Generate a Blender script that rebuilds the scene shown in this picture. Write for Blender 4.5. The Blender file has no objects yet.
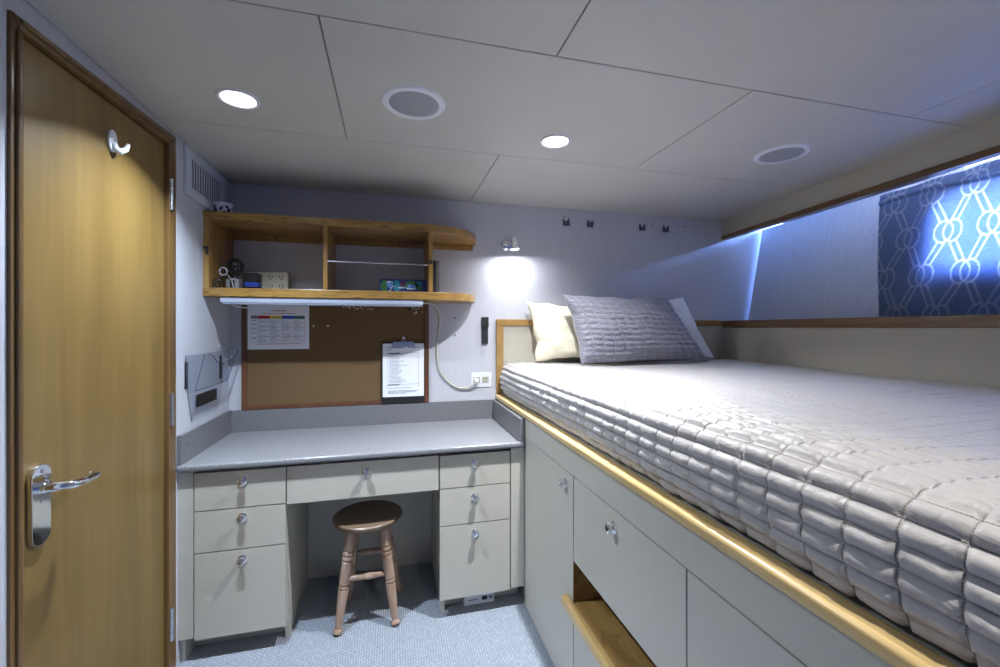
import bpy, bmesh, math, random
from mathutils import Vector, Matrix
random.seed(7)
PI = math.pi
S = bpy.context.scene
C = S.collection

# ------------------------------------------------------------------ camera, world, light, exposure
cam = bpy.data.cameras.new('camera'); co = bpy.data.objects.new('camera', cam); C.objects.link(co)
co.location = (0, 0, 1.244); co.rotation_euler = (PI/2, 0, -math.radians(14.52))
cam.sensor_width = 36; cam.lens = 422.3/1000*36; cam.shift_y = -5.9/1000; cam.clip_start = .02
S.camera = co
S.view_settings.view_transform = 'Standard'; S.view_settings.look = 'None'
S.view_settings.gamma = 1; S.view_settings.use_curve_mapping = False
S.view_settings.exposure = 0.06
w = bpy.data.worlds.new('world'); S.world = w; w.use_nodes = True
w.node_tree.nodes['Background'].inputs[0].default_value = (.30, .43, 1.0, 1)
w.node_tree.nodes['Background'].inputs[1].default_value = 0.25
DOWNLIGHT_W = [(16.0, (.74, .86, 1)), (21.0, (.93, .96, 1)), (4.6, (1, .95, .89))]
READING_W = 2.8
DAY_W = 250.0

def area(name, loc, rot, size, watts, col, shape='DISK', sy=None, spread=PI):
    l = bpy.data.lights.new(name, 'AREA'); l.shape = shape; l.size = size
    if sy: l.size_y = sy
    l.energy = watts; l.color = col; l.spread = spread
    o = bpy.data.objects.new(name, l); C.objects.link(o); o.location = loc; o.rotation_euler = rot
    return o
# daylight outside the hull window, then two added lamps behind gaps in the lining
day = area('daylight', (2.62, .98, 1.80), (0, 0, 0), .55, DAY_W, (.78, .82, 1), 'RECTANGLE', .9)
area('added_daylight_strip', (2.80, 1.15, 2.02), (0, math.radians(68), 0), .35, 420.0, (.20, .38, 1), 'RECTANGLE', 2.9)  # added lamp, fills the recess with blue through a gap above the lining
area('added_daylight_end', (2.62, 2.30, 1.60), (0, math.radians(90), 0), .6, 1.8, (.22, .42, 1), 'RECTANGLE', .25)  # added lamp, leaks blue past the far end of the lining
day.rotation_euler = (Vector((2.2, .95, 1.62)) - Vector((2.62, .98, 1.80))).to_track_quat('-Z', 'Y').to_euler()

# ------------------------------------------------------------------ materials
def M(name, col, rough=.5, metal=0, var=None, bump=None, spec=None, trans=0, coat=0, sub=0, emit=None, col2=None):
    m = bpy.data.materials.new(name); m.use_nodes = True; nt = m.node_tree; b = nt.nodes['Principled BSDF']
    b.inputs['Base Color'].default_value = (*col, 1); b.inputs['Roughness'].default_value = rough
    b.inputs['Metallic'].default_value = metal
    if spec is not None: b.inputs['Specular IOR Level'].default_value = spec
    if trans: b.inputs['Transmission Weight'].default_value = trans
    if coat: b.inputs['Coat Weight'].default_value = coat; b.inputs['Coat Roughness'].default_value = .12
    if emit: b.inputs['Emission Color'].default_value = (*emit[0], 1); b.inputs['Emission Strength'].default_value = emit[1]
    def coords(sc):
        tc = nt.nodes.new('ShaderNodeTexCoord'); mp = nt.nodes.new('ShaderNodeMapping')
        mp.inputs['Scale'].default_value = sc; nt.links.new(tc.outputs['Object'], mp.inputs['Vector']); return mp.outputs[0]
    if var is None and metal == 0 and not emit: var = ((9, 9, 9), .04)
    if var:
        n = nt.nodes.new('ShaderNodeTexNoise'); n.inputs['Scale'].default_value = 1; n.inputs['Detail'].default_value = 5
        nt.links.new(coords(var[0]), n.inputs['Vector'])
        r = nt.nodes.new('ShaderNodeValToRGB'); k = var[1]
        c2 = col2 or tuple(c*(1-k) for c in col)
        r.color_ramp.elements[0].position = .36; r.color_ramp.elements[1].position = .64
        r.color_ramp.elements[0].color = (*c2, 1); r.color_ramp.elements[1].color = (*[min(1, c*(1+k*.5)) for c in col], 1)
        nt.links.new(n.outputs['Fac'], r.inputs[0]); nt.links.new(r.outputs[0], b.inputs['Base Color'])
    if bump:
        n = nt.nodes.new('ShaderNodeTexNoise'); n.inputs['Scale'].default_value = 1; n.inputs['Detail'].default_value = 4
        nt.links.new(coords(bump[0]), n.inputs['Vector'])
        bp = nt.nodes.new('ShaderNodeBump'); bp.inputs['Strength'].default_value = bump[1]; bp.inputs['Distance'].default_value = bump[2]
        nt.links.new(n.outputs['Fac'], bp.inputs['Height']); nt.links.new(bp.outputs[0], b.inputs['Normal'])
    return m

def wood(name, c1, c2, c3, scale, rough=.3, burl=0, bscale=(6, 30, 60)):
    m = bpy.data.materials.new(name); m.use_nodes = True; nt = m.node_tree; b = nt.nodes['Principled BSDF']
    b.inputs['Roughness'].default_value = rough; b.inputs['Coat Weight'].default_value = .12; b.inputs['Coat Roughness'].default_value = .2
    tc = nt.nodes.new('ShaderNodeTexCoord')
    def noise(sc, det=6, dist=0):
        mp = nt.nodes.new('ShaderNodeMapping'); mp.inputs['Scale'].default_value = sc
        nt.links.new(tc.outputs['Object'], mp.inputs['Vector'])
        n = nt.nodes.new('ShaderNodeTexNoise'); n.inputs['Scale'].default_value = 1; n.inputs['Detail'].default_value = det
        n.inputs['Distortion'].default_value = dist
        nt.links.new(mp.outputs[0], n.inputs['Vector']); return n.outputs['Fac']
    r = nt.nodes.new('ShaderNodeValToRGB'); e = r.color_ramp.elements
    e[0].position = .28; e[0].color = (*c1, 1); e[1].position = .72; e[1].color = (*c3, 1)
    k = e.new(.5); k.color = (*c2, 1)
    nt.links.new(noise(scale, 6, .6), r.inputs[0])
    fine = nt.nodes.new('ShaderNodeValToRGB'); fine.color_ramp.elements[0].position = .3; fine.color_ramp.elements[1].position = .75
    fine.color_ramp.elements[0].color = (.80, .80, .80, 1); fine.color_ramp.elements[1].color = (1, 1, 1, 1)
    nt.links.new(noise(tuple(s*7 for s in scale), 3), fine.inputs[0])
    mx = nt.nodes.new('ShaderNodeMix'); mx.data_type = 'RGBA'; mx.blend_type = 'MULTIPLY'; mx.inputs[0].default_value = .7
    nt.links.new(r.outputs[0], mx.inputs[6]); nt.links.new(fine.outputs[0], mx.inputs[7]); out = mx.outputs[2]
    if burl:
        r2 = nt.nodes.new('ShaderNodeValToRGB'); r2.color_ramp.elements[0].position = .54; r2.color_ramp.elements[1].position = .63
        r2.color_ramp.elements[0].color = (0, 0, 0, 1); r2.color_ramp.elements[1].color = (burl, burl, burl, 1)
        nt.links.new(noise(bscale, 8, 1.5), r2.inputs[0])
        m2 = nt.nodes.new('ShaderNodeMix'); m2.data_type = 'RGBA'
        nt.links.new(r2.outputs[0], m2.inputs[0]); nt.links.new(out, m2.inputs[6]); m2.inputs[7].default_value = (c1[0]*.45, c1[1]*.4, c1[2]*.35, 1)
        out = m2.outputs[2]
    nt.links.new(out, b.inputs['Base Color'])
    return m

m_wall = M('wall_vinyl', (.50, .51, .56), .75, var=((160, 160, 5), .03), bump=((220, 220, 14), .35, .002))
m_ceil = M('ceiling_panel', (.50, .49, .47), .55, var=((4, 4, 4), .03))
m_black = M('black_plastic', (.012, .012, .014), .45)
m_gap = M('dark_gap', (.02, .02, .02), .9)
m_cab = M('cream_laminate', (.55, .53, .465), .42, var=((2, 2, 2), .03))
m_fascia = M('cream_vinyl', (.44, .41, .345), .6, var=((3, 3, 3), .04))
m_door = wood('anigre_door', (.165, .098, .027), (.21, .13, .038), (.26, .165, .052), (3, 7, .55), .42)
m_frame = wood('cherry_frame', (.12, .065, .022), (.17, .095, .033), (.23, .135, .05), (30, 30, 1.2), .3)
m_shelf = wood('honey_maple', (.24, .125, .030), (.35, .20, .052), (.46, .28, .085), (1.5, 30, 30), .28, .9, (14, 110, 150))
m_shelfv = wood('honey_maple_upright', (.24, .125, .032), (.34, .195, .052), (.43, .26, .08), (30, 30, 2), .3)
m_rail = wood('maple_rail', (.58, .38, .15), (.70, .50, .22), (.80, .60, .30), (30, 1.0, 30), .25)
m_trimw = wood('window_wood', (.11, .062, .026), (.16, .09, .036), (.22, .13, .055), (30, 1.2, 30), .3)
m_head = wood('headboard_wood', (.27, .15, .045), (.34, .20, .065), (.41, .25, .085), (4, 20, 4), .3)
m_niche = wood('pine_niche', (.26, .14, .042), (.35, .205, .065), (.43, .27, .095), (12, 1.6, 12), .4, .5, (14, 5, 14))
m_stool = wood('stool_wood', (.30, .19, .13), (.42, .285, .21), (.58, .44, .35), (40, 40, 5), .45)
m_seat = wood('stool_seat_wood', (.10, .066, .042), (.16, .108, .07), (.24, .17, .115), (3, 40, 40), .35)
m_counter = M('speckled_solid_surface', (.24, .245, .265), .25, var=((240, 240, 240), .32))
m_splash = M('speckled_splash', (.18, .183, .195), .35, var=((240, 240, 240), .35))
m_chrome = M('chrome', (.82, .84, .88), .08, 1)
m_steel = M('brushed_steel', (.55, .57, .62), .3, 1)
m_white = M('white_plastic', (.72, .74, .80), .4)
m_vent = M('vent_white', (.60, .63, .72), .45)
m_grille = M('speaker_grille', (.33, .34, .38), .6, var=((700, 700, 700), .35))
m_lens = M('light_lens', (1, 1, 1), .4, emit=((.93, .97, 1), 14))
m_lensw = M('light_lens_warm', (1, 1, 1), .4, emit=((1, .97, .9), 14))
m_cork = M('cork', (.15, .088, .036), .9, var=((300, 300, 300), .35), bump=((350, 350, 350), .4, .001))
m_corkframe = wood('cork_frame', (.09, .034, .016), (.13, .05, .022), (.17, .07, .03), (6, 6, 6), .4)
m_paper = M('paper', (.80, .82, .88), .6, var=((3, 3, 3), .02))
m_ink = M('ink', (.04, .04, .06), .7)
m_inkl = M('grey_print', (.17, .175, .22), .7)
m_red = M('red_print', (.38, .02, .02), .6); m_yel = M('yellow_print', (.75, .62, .03), .6)
m_blue = M('blue_print', (.02, .06, .42), .6); m_green = M('green_print', (.02, .14, .11), .6)
m_cream = M('cream_pillowcase', (.80, .75, .58), .8, var=((5, 5, 5), .03), bump=((14, 14, 14), .35, .02))
m_creamw = M('white_pillowcase', (.86, .88, .86), .8, bump=((14, 14, 14), .3, .02))
m_quilt0 = M('quilt_fabric', (.42, .415, .44), .52, var=((30, 30, 30), .05), bump=((45, 160, 45), .35, .006))
m_sham0 = M('sham_fabric', (.235, .235, .30), .55, var=((30, 30, 30), .05), bump=((160, 60, 60), .3, .005))
m_stitch = M('stitching', (.33, .31, .25), .8)
m_matt = M('mattress_ticking', (.6, .58, .52), .9)
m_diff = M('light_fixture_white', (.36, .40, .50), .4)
m_beige = M('beige_plastic', (.46, .44, .36), .5)
m_cord = M('beige_cord', (.50, .50, .40), .5)
m_bluebox = M('box_blue', (.02, .05, .22), .35)

def quilted(name, col, thread, rough=.5, h=.35):
    m = bpy.data.materials.new(name); m.use_nodes = True; nt = m.node_tree; b = nt.nodes['Principled BSDF']; b.inputs['Roughness'].default_value = rough
    b.inputs['Sheen Weight'].default_value = .25
    uv = nt.nodes.new('ShaderNodeUVMap'); uv.uv_map = 'seams'; sp = nt.nodes.new('ShaderNodeSeparateXYZ'); nt.links.new(uv.outputs[0], sp.inputs[0])
    def mt(op, a, b2=None, c=None, clamp=False):
        n = nt.nodes.new('ShaderNodeMath'); n.operation = op; n.use_clamp = clamp
        for i, q in enumerate((a, b2, c)):
            if q is None: continue
            if isinstance(q, (int, float)): n.inputs[i].default_value = q
            else: nt.links.new(q, n.inputs[i])
        return n.outputs[0]
    def dist(o, cell):
        f = mt('FRACT', o); return mt('MULTIPLY', mt('MINIMUM', f, mt('SUBTRACT', 1, f)), cell)
    da, ds = dist(sp.outputs[0], CW), dist(sp.outputs[1], CH)
    def seam(d, along):   # dashed thread
        line = mt('LESS_THAN', d, .0007); dash = mt('GREATER_THAN', mt('FRACT', mt('MULTIPLY', along, 1)), .30); return mt('MULTIPLY', line, dash)
    st = mt('MAXIMUM', seam(da, mt('MULTIPLY', sp.outputs[1], CH/.0042)), seam(ds, mt('MULTIPLY', sp.outputs[0], CW/.0042)))
    tc = nt.nodes.new('ShaderNodeTexCoord'); mp = nt.nodes.new('ShaderNodeMapping'); mp.inputs['Scale'].default_value = (38, 38, 38)
    nt.links.new(tc.outputs['Object'], mp.inputs[0]); nz = nt.nodes.new('ShaderNodeTexNoise'); nz.inputs['Scale'].default_value = 1; nz.inputs['Detail'].default_value = 5; nz.inputs['Distortion'].default_value = 1.2
    nt.links.new(mp.outputs[0], nz.inputs[0])
    mx = nt.nodes.new('ShaderNodeMix'); mx.data_type = 'RGBA'; mx.inputs[6].default_value = (*col, 1); mx.inputs[7].default_value = (*thread, 1); nt.links.new(st, mx.inputs[0]); nt.links.new(mx.outputs[2], b.inputs['Base Color'])
    gr = mt('MINIMUM', mt('MULTIPLY', da, 1/.006, clamp=True), mt('MULTIPLY', ds, 1/.006, clamp=True)); gr = mt('POWER', gr, .6)
    hh = mt('ADD', gr, mt('MULTIPLY', nz.outputs[0], .75))
    bp = nt.nodes.new('ShaderNodeBump'); bp.inputs['Strength'].default_value = h; bp.inputs['Distance'].default_value = .004; nt.links.new(hh, bp.inputs['Height']); nt.links.new(bp.outputs[0], b.inputs['Normal'])
    return m
CW, CH = .060, .029
m_quilt = quilted('quilt_cloth', (.46, .44, .435), (.25, .24, .22), .46, .9)
m_sham = quilted('sham_cloth', (.20, .20, .255), (.60, .55, .42), .5, 1.0)

def glass(name, col, rough=.02, alpha=.25):
    m = bpy.data.materials.new(name); m.use_nodes = True; nt = m.node_tree
    for n in list(nt.nodes): nt.nodes.remove(n)
    o = nt.nodes.new('ShaderNodeOutputMaterial'); t = nt.nodes.new('ShaderNodeBsdfTransparent'); g = nt.nodes.new('ShaderNodeBsdfGlossy')
    t.inputs[0].default_value = (*col, 1); g.inputs['Roughness'].default_value = rough
    mx = nt.nodes.new('ShaderNodeMixShader'); mx.inputs[0].default_value = .035
    nt.links.new(t.outputs[0], mx.inputs[1]); nt.links.new(g.outputs[0], mx.inputs[2]); nt.links.new(mx.outputs[0], o.inputs[0])
    return m
m_glass = glass('window_glass', (.95, .97, 1))
m_acryl = glass('clear_acrylic', (.93, .94, .96), .05)

# carpet: woven rows of small nubs
m_carpet = bpy.data.materials.new('woven_carpet'); m_carpet.use_nodes = True
nt = m_carpet.node_tree; b = nt.nodes['Principled BSDF']; b.inputs['Roughness'].default_value = .95
tc = nt.nodes.new('ShaderNodeTexCoord'); mp = nt.nodes.new('ShaderNodeMapping'); mp.inputs['Rotation'].default_value = (0, 0, PI/2)
br = nt.nodes.new('ShaderNodeTexBrick'); br.inputs['Scale'].default_value = 1
br.inputs['Brick Width'].default_value = .015; br.inputs['Row Height'].default_value = .0095; br.inputs['Mortar Size'].default_value = .0034; br.inputs['Mortar Smooth'].default_value = 1
br.inputs['Color1'].default_value = (.40, .435, .49, 1); br.inputs['Color2'].default_value = (.31, .345, .405, 1); br.inputs['Mortar'].default_value = (.22, .25, .31, 1)
cn = nt.nodes.new('ShaderNodeTexNoise'); cn.inputs['Scale'].default_value = 90; cn.inputs['Detail'].default_value = 3; nt.links.new(tc.outputs['Object'], cn.inputs['Vector'])
va = nt.nodes.new('ShaderNodeVectorMath'); va.operation = 'MULTIPLY_ADD'; va.inputs[1].default_value = (.007, .007, 0); nt.links.new(cn.outputs['Color'], va.inputs[0]); nt.links.new(tc.outputs['Object'], va.inputs[2])
nt.links.new(va.outputs[0], mp.inputs[0]); nt.links.new(mp.outputs[0], br.inputs[0]); nt.links.new(br.outputs[0], b.inputs['Base Color'])
iv = nt.nodes.new('ShaderNodeMath'); iv.operation = 'SUBTRACT'; iv.inputs[0].default_value = 1; nt.links.new(br.outputs[1], iv.inputs[1])
bp = nt.nodes.new('ShaderNodeBump'); bp.inputs['Strength'].default_value = .6; bp.inputs['Distance'].default_value = .004
nt.links.new(iv.outputs[0], bp.inputs['Height']); nt.links.new(bp.outputs[0], b.inputs['Normal'])

# curtain: printed colour comes from the cloth's own colour attribute, light passes through
m_curtain = bpy.data.materials.new('curtain_cloth'); m_curtain.use_nodes = True
nt = m_curtain.node_tree
for n in list(nt.nodes): nt.nodes.remove(n)
o_ = nt.nodes.new('ShaderNodeOutputMaterial'); at_ = nt.nodes.new('ShaderNodeVertexColor'); at_.layer_name = 'print'
df = nt.nodes.new('ShaderNodeBsdfDiffuse'); tr = nt.nodes.new('ShaderNodeBsdfTranslucent'); mx = nt.nodes.new('ShaderNodeMixShader'); mx.inputs[0].default_value = .55
tcc = nt.nodes.new('ShaderNodeTexCoord'); mpp = nt.nodes.new('ShaderNodeMapping'); mpp.inputs['Scale'].default_value = (60, 60, 900)
nz = nt.nodes.new('ShaderNodeTexNoise'); nz.inputs['Scale'].default_value = 1; rr = nt.nodes.new('ShaderNodeValToRGB')
rr.color_ramp.elements[0].color = (.6, .6, .6, 1); rr.color_ramp.elements[0].position = .3; rr.color_ramp.elements[1].position = .7
mm = nt.nodes.new('ShaderNodeMix'); mm.data_type = 'RGBA'; mm.blend_type = 'MULTIPLY'; mm.inputs[0].default_value = .6
nt.links.new(tcc.outputs['Object'], mpp.inputs[0]); nt.links.new(mpp.outputs[0], nz.inputs[0]); nt.links.new(nz.outputs[0], rr.inputs[0])
nt.links.new(at_.outputs[0], mm.inputs[6]); nt.links.new(rr.outputs[0], mm.inputs[7])
nt.links.new(mm.outputs[2], df.inputs[0]); nt.links.new(mm.outputs[2], tr.inputs[0])
nt.links.new(df.outputs[0], mx.inputs[1]); nt.links.new(tr.outputs[0], mx.inputs[2]); nt.links.new(mx.outputs[0], o_.inputs[0])

# ------------------------------------------------------------------ mesh helpers (all in room coordinates)
def BM(): return bmesh.new()
def merge(bm, t, mi=0):
    for f in t.faces: f.material_index = mi
    me = bpy.data.meshes.new('t'); t.to_mesh(me); t.free(); bm.from_mesh(me); bpy.data.meshes.remove(me); return bm
def box(bm, x0, x1, y0, y1, z0, z1, bev=0, mi=0, seg=2, mat=None):
    t = bmesh.new(); bmesh.ops.create_cube(t, size=1)
    for v in t.verts:
        v.co = Vector((x0+(v.co.x+.5)*(x1-x0), y0+(v.co.y+.5)*(y1-y0), z0+(v.co.z+.5)*(z1-z0)))
    if bev: bmesh.ops.bevel(t, geom=list(t.edges), offset=bev, segments=seg, profile=.5, affect='EDGES')
    if mat is not None: t.transform(mat)
    return merge(bm, t, mi)
def prism(bm, pts, dvec, mi=0, bev=0):
    """closed outline pts (3-D) extruded along dvec"""
    t = bmesh.new(); d = Vector(dvec); vs = [t.verts.new(Vector(p)) for p in pts]; n = len(vs)
    f = t.faces.new(vs); ws = [t.verts.new(v.co + d) for v in vs]; g = t.faces.new(ws[::-1])
    for i in range(n): t.faces.new((vs[i], ws[i], ws[(i+1) % n], vs[(i+1) % n]))
    bmesh.ops.recalc_face_normals(t, faces=t.faces)
    if bev:
        es = list(set(f.edges) | set(g.edges)); bmesh.ops.bevel(t, geom=es, offset=bev, segments=2, profile=.5, affect='EDGES')
    return merge(bm, t, mi)
def lathe(bm, prof, org, axis=(0, 0, 1), n=28, mi=0):
    t = bmesh.new(); q = Vector((0, 0, 1)).rotation_difference(Vector(axis).normalized()); rings = []
    for r, z in prof:
        if r < 1e-6: rings.append([t.verts.new(q @ Vector((0, 0, z)) + Vector(org))])
        else: rings.append([t.verts.new(q @ Vector((r*math.cos(2*PI*k/n), r*math.sin(2*PI*k/n), z)) + Vector(org)) for k in range(n)])
    for a, b2 in zip(rings, rings[1:]):
        for k in range(n):
            k2 = (k+1) % n
            if len(a) == 1 and len(b2) > 1: t.faces.new((a[0], b2[k], b2[k2]))
            elif len(b2) == 1 and len(a) > 1: t.faces.new((a[k], b2[0], a[k2]))
            elif len(a) > 1: t.faces.new((a[k], b2[k], b2[k2], a[k2]))
    for rg in (rings[0], rings[-1]):
        if len(rg) > 1: t.faces.new(rg)
    bmesh.ops.recalc_face_normals(t, faces=t.faces)
    return merge(bm, t, mi)
def catmull(P, k=8):
    P = [Vector(p) for p in P]; Q = [P[0]*2-P[1]] + P + [P[-1]*2-P[-2]]; out = []
    for i in range(1, len(Q)-2):
        for j in range(k):
            t = j/k; a, b_, c, d = Q[i-1:i+3]
            out.append(.5*((2*b_)+(-a+c)*t+(2*a-5*b_+4*c-d)*t*t+(-a+3*b_-3*c+d)*t**3))
    out.append(P[-1]); return out
def tube(bm, P, r, n=12, mi=0, smooth=0):
    if smooth: P = catmull(P, smooth)
    P = [Vector(p) for p in P]; t = bmesh.new(); rings = []; nrm = None
    for i, p in enumerate(P):
        d = (P[min(i+1, len(P)-1)] - P[max(i-1, 0)]).normalized()
        if nrm is None: nrm = d.orthogonal().normalized()
        else: nrm = (nrm - d*nrm.dot(d)).normalized()
        bn = d.cross(nrm); rr_ = r[i] if isinstance(r, (list, tuple)) else r
        rings.append([t.verts.new(p + (nrm*math.cos(2*PI*k/n)+bn*math.sin(2*PI*k/n))*rr_) for k in range(n)])
    for a, b2 in zip(rings, rings[1:]):
        for k in range(n): t.faces.new((a[k], b2[k], b2[(k+1) % n], a[(k+1) % n]))
    t.faces.new(rings[0]); t.faces.new(rings[-1]); bmesh.ops.recalc_face_normals(t, faces=t.faces)
    return merge(bm, t, mi)
def obj(name, bm, mats, parent=None, smooth=35):
    me = bpy.data.meshes.new(name)
    off = Vector((0, 0, 0)); p = parent
    while p is not None: off += p.location; p = p.parent
    for v in bm.verts: v.co -= off
    bm.to_mesh(me); bm.free()
    for m in (mats if isinstance(mats, (list, tuple)) else [mats]): me.materials.append(m)
    if smooth:
        me.polygons.foreach_set('use_smooth', [True]*len(me.polygons)); me.set_sharp_from_angle(angle=math.radians(smooth))
    o = bpy.data.objects.new(name, me); C.objects.link(o); o.parent = parent
    if smooth and len(me.polygons) < 4000: wn = o.modifiers.new('face_weighted_normals', 'WEIGHTED_NORMAL'); wn.keep_sharp = True
    return o
def thing(name, label, cat, loc, group=None):
    o = bpy.data.objects.new(name, None); C.objects.link(o); o.location = loc; o.empty_display_size = .05
    return tag(o, label, cat, group)
def tag(o, label, cat, group=None):
    o['label'] = label; o['category'] = cat
    if group: o['group'] = group
    return o
def origin(o):
    """move a one-mesh thing's origin to the bottom centre of its mesh"""
    vs = [v.co for v in o.data.vertices]; lo = [min(v[i] for v in vs) for i in range(3)]; hi = [max(v[i] for v in vs) for i in range(3)]
    c = Vector(((lo[0]+hi[0])/2, (lo[1]+hi[1])/2, lo[2]))
    for v in o.data.vertices: v.co -= c
    o.location = c; return o
def one(name, bm, mats, label, cat, group=None, smooth=35):
    return origin(tag(obj(name, bm, mats, None, smooth), label, cat, group))
def struct(name, bm, mats, parent=None, smooth=30):
    o = obj(name, bm, mats, parent, smooth)
    if parent is None: o['kind'] = 'structure'
    return o

XL = -.758; D = 2.31; CZ = 1.9425; Y0 = -.9
RT = math.tan(math.radians(6.9)); CR, SR = math.cos(math.radians(6.9)), math.sin(math.radians(6.9))
def wx(y, off=0): return 2.101 - (D-y)*RT + off            # right wall plane
def hx(y, z): return 2.289 - (D-y)*RT + (z-1.291)*.191     # hull surface

# ------------------------------------------------------------------ floor, ceiling, walls
struct('floor', box(BM(), XL-.1, 2.6, Y0, D+.1, -.05, 0), m_carpet)
bm = BM(); g = .0016
def cp(x0, x1, y0, y1): box(bm, x0+g, x1-g, y0+g, y1-g, CZ, CZ+.012, .0012, 0, 1)
cp(XL+.003, .425, 1.652, D); cp(.425, 2.42, 1.652, D)
cp(XL+.003, -.157, 1.017, 1.652); cp(-.157, .425, 1.017, 1.652) if False else None
cp(-.157, 1.035, 1.017, 1.652); cp(1.035, 2.42, 1.017, 1.652)
cp(XL+.003, .413, Y0, 1.017); cp(.413, 1.665, Y0, 1.017); cp(1.665, 2.42, Y0, 1.017)
box(bm, XL-.1, 2.48, Y0, D+.1, CZ+.013, CZ+.05, 0, 1)
struct('ceiling', bm, [m_ceil, m_gap])
struct('wall_back', box(BM(), XL-.1, 2.7, D, D+.1, 0, CZ+.013), m_wall)
bm = BM()
box(bm, XL-.1, XL, 1.760, D, 0, CZ+.013); box(bm, XL-.1, XL, Y0, 1.096, 0, CZ+.013); 
prism(bm, [(XL, 1.096, 1.890), (XL, 1.760, 1.922), (XL, 1.760, CZ+.013), (XL, 1.096, CZ+.013)], (-.1, 0, 0))
struct('wall_left', bm, m_wall)
# vertical joint strip between door and vent
struct('trim_3', box(BM(), XL, XL+.0035, 1.775, 1.779, .735, CZ), m_wall)

# door
door = struct('door_1', prism(BM(), [(XL-.004, 1.115, .012), (XL-.004, 1.713, .012), (XL-.004, 1.713, 1.882), (XL-.004, 1.115, 1.863)], (-.038, 0, 0), 0, .0015), m_door)
bm = BM()
def strip(bm, a, b_, w_, x0, x1): pass
# frame: two jambs and a head, each a moulded board with a lower inner rebate
box(bm, XL-.06, XL+.006, 1.086, 1.108, 0, 1.893, .004); box(bm, XL-.06, XL+.012, 1.098, 1.113, 0, 1.866, .005)
box(bm, XL-.06, XL+.010, 1.717, 1.768, 0, 1.928, .004); 
prism(bm, [(XL-.06, 1.106, 1.868), (XL-.06, 1.720, 1.8875), (XL-.06, 1.768, 1.929), (XL-.06, 1.086, 1.893)], (.070, 0, 0), 0, .004)
prism(bm, [(XL-.06, 1.104, 1.878), (XL-.06, 1.740, 1.900), (XL-.06, 1.752, 1.914), (XL-.06, 1.100, 1.886)], (.078, 0, 0), 0, .003)
box(bm, XL-.06, XL-.046, 1.128, 1.72, 0, 1.88)
struct('trim_1', bm, m_frame)
for z0, z1 in ((1.655, 1.767), (.900, 1.014), (.145, .261)):
    bm = BM(); h = z1-z0
    for k in range(4): lathe(bm, [(0, 0), (.0074, .0006), (.008, .003), (.008, h/4-.003), (.0074, h/4-.0008), (0, h/4)], (XL+.012, 1.726, z0+k*h/4), n=16)
    obj('hinge', bm, m_steel, door)
# door handle: long plate, neck and return lever
bm = BM(); pts = []
for k in range(20):
    a = 2*PI*k/20; r_ = .0285
    pts.append((XL-.004, 1.166+r_*math.cos(a), (.912 if math.sin(a) >= 0 else .788)+r_*math.sin(a)))
prism(bm, pts, (.011, 0, 0), 0, .003)
for z in (.925, .858): lathe(bm, [(.0045, 0), (.004, .0015), (0, .002)], (XL+.007, 1.166, z), (1, 0, 0), 12)
hd = obj('handle_plate', bm, m_chrome, door)
bm = BM(); lathe(bm, [(.013, 0), (.013, .012), (.0105, .014), (.0105, .03)], (XL+.006, 1.162, .889), (1, 0, 0), 20)
tube(bm, [(XL+.03, 1.162, .889), (XL+.046, 1.164, .889), (XL+.058, 1.173, .888), (XL+.063, 1.192, .887), (XL+.063, 1.215, .886), (XL+.062, 1.240, .885), (XL+.056, 1.250, .885), (XL+.046, 1.252, .885)], .0095, 16, 0, 5)
obj('handle_lever', bm, m_chrome, hd)

# right side: lower wall, sill, fascia, window head, recess and hull
def slant(bm, y0, y1, z0, z1, o0, o1, mi=0, bev=0):
    return prism(bm, [(wx(y0, o0), y0, z0), (wx(y0, o1), y0, z0), (wx(y1, o1), y1, z0), (wx(y1, o0), y1, z0)], (0, 0, z1-z0), mi, bev)
struct('wall_right', slant(BM(), Y0, D, 0, 1.245, 0, .03), m_fascia)
struct('wall_header', slant(BM(), Y0, D, 1.838, CZ, 0, .03), m_fascia)
struct('trim_4', slant(BM(), Y0, D, 1.816, 1.842, -.008, .034, 0, .003), m_trimw)
bm = slant(BM(), Y0, D-.018, 1.243, 1.289, -.012, .034, 0, .006)
slant(bm, Y0, D, 1.268, 1.281, .03, .20)
struct('trim_5', bm, m_trimw)
# hull with a round-cornered window opening
def hull_pt(y, z, off=0): return Vector((hx(y, z)+off, y, z))
def rrect(y0, y1, z0, z1, r, n=6):
    out = []
    for cy, cz, a0 in ((y1-r, z1-r, 0), (y0+r, z1-r, 90), (y0+r, z0+r, 180), (y1-r, z0+r, 270)):
        for k in range(n+1):
            a = math.radians(a0+90*k/n); out.append((cy+r*math.cos(a), cz+r*math.sin(a)))
    return out
WY0, WY1, WZ0, WZ1 = .55, 1.245, 1.475, 1.80
bm = BM(); hole = rrect(WY0, WY1, WZ0, WZ1, .07)
t = bmesh.new()
outer = [t.verts.new(hull_pt(y, z)) for y, z in ((Y0, 1.2), (D-.020, 1.2), (D-.020, 1.895), (Y0, 1.895))]  # top and far end stop short to let the added lamps in
inner = [t.verts.new(hull_pt(y, z)) for y, z in hole]
es = [t.edges.new((outer[i], outer[(i+1) % 4])) for i in range(4)] + [t.edges.new((inner[i], inner[(i+1) % len(inner)])) for i in range(len(inner))]
bmesh.ops.triangle_fill(t, use_beauty=True, use_dissolve=False, edges=es)
res = bmesh.ops.extrude_face_region(t, geom=list(t.faces))
for v in [e for e in res['geom'] if isinstance(e, bmesh.types.BMVert)]: v.co.x += .05
bmesh.ops.recalc_face_normals(t, faces=t.faces); merge(bm, t)
m_hull = M('hull_lining', (.46, .50, .60), .7, var=((60, 60, 4), .06), bump=((60, 40, 8), .5, .004))
struct('wall_hull', bm, m_hull)
bm = BM(); n = len(hole)
t = bmesh.new(); ra = []
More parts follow.
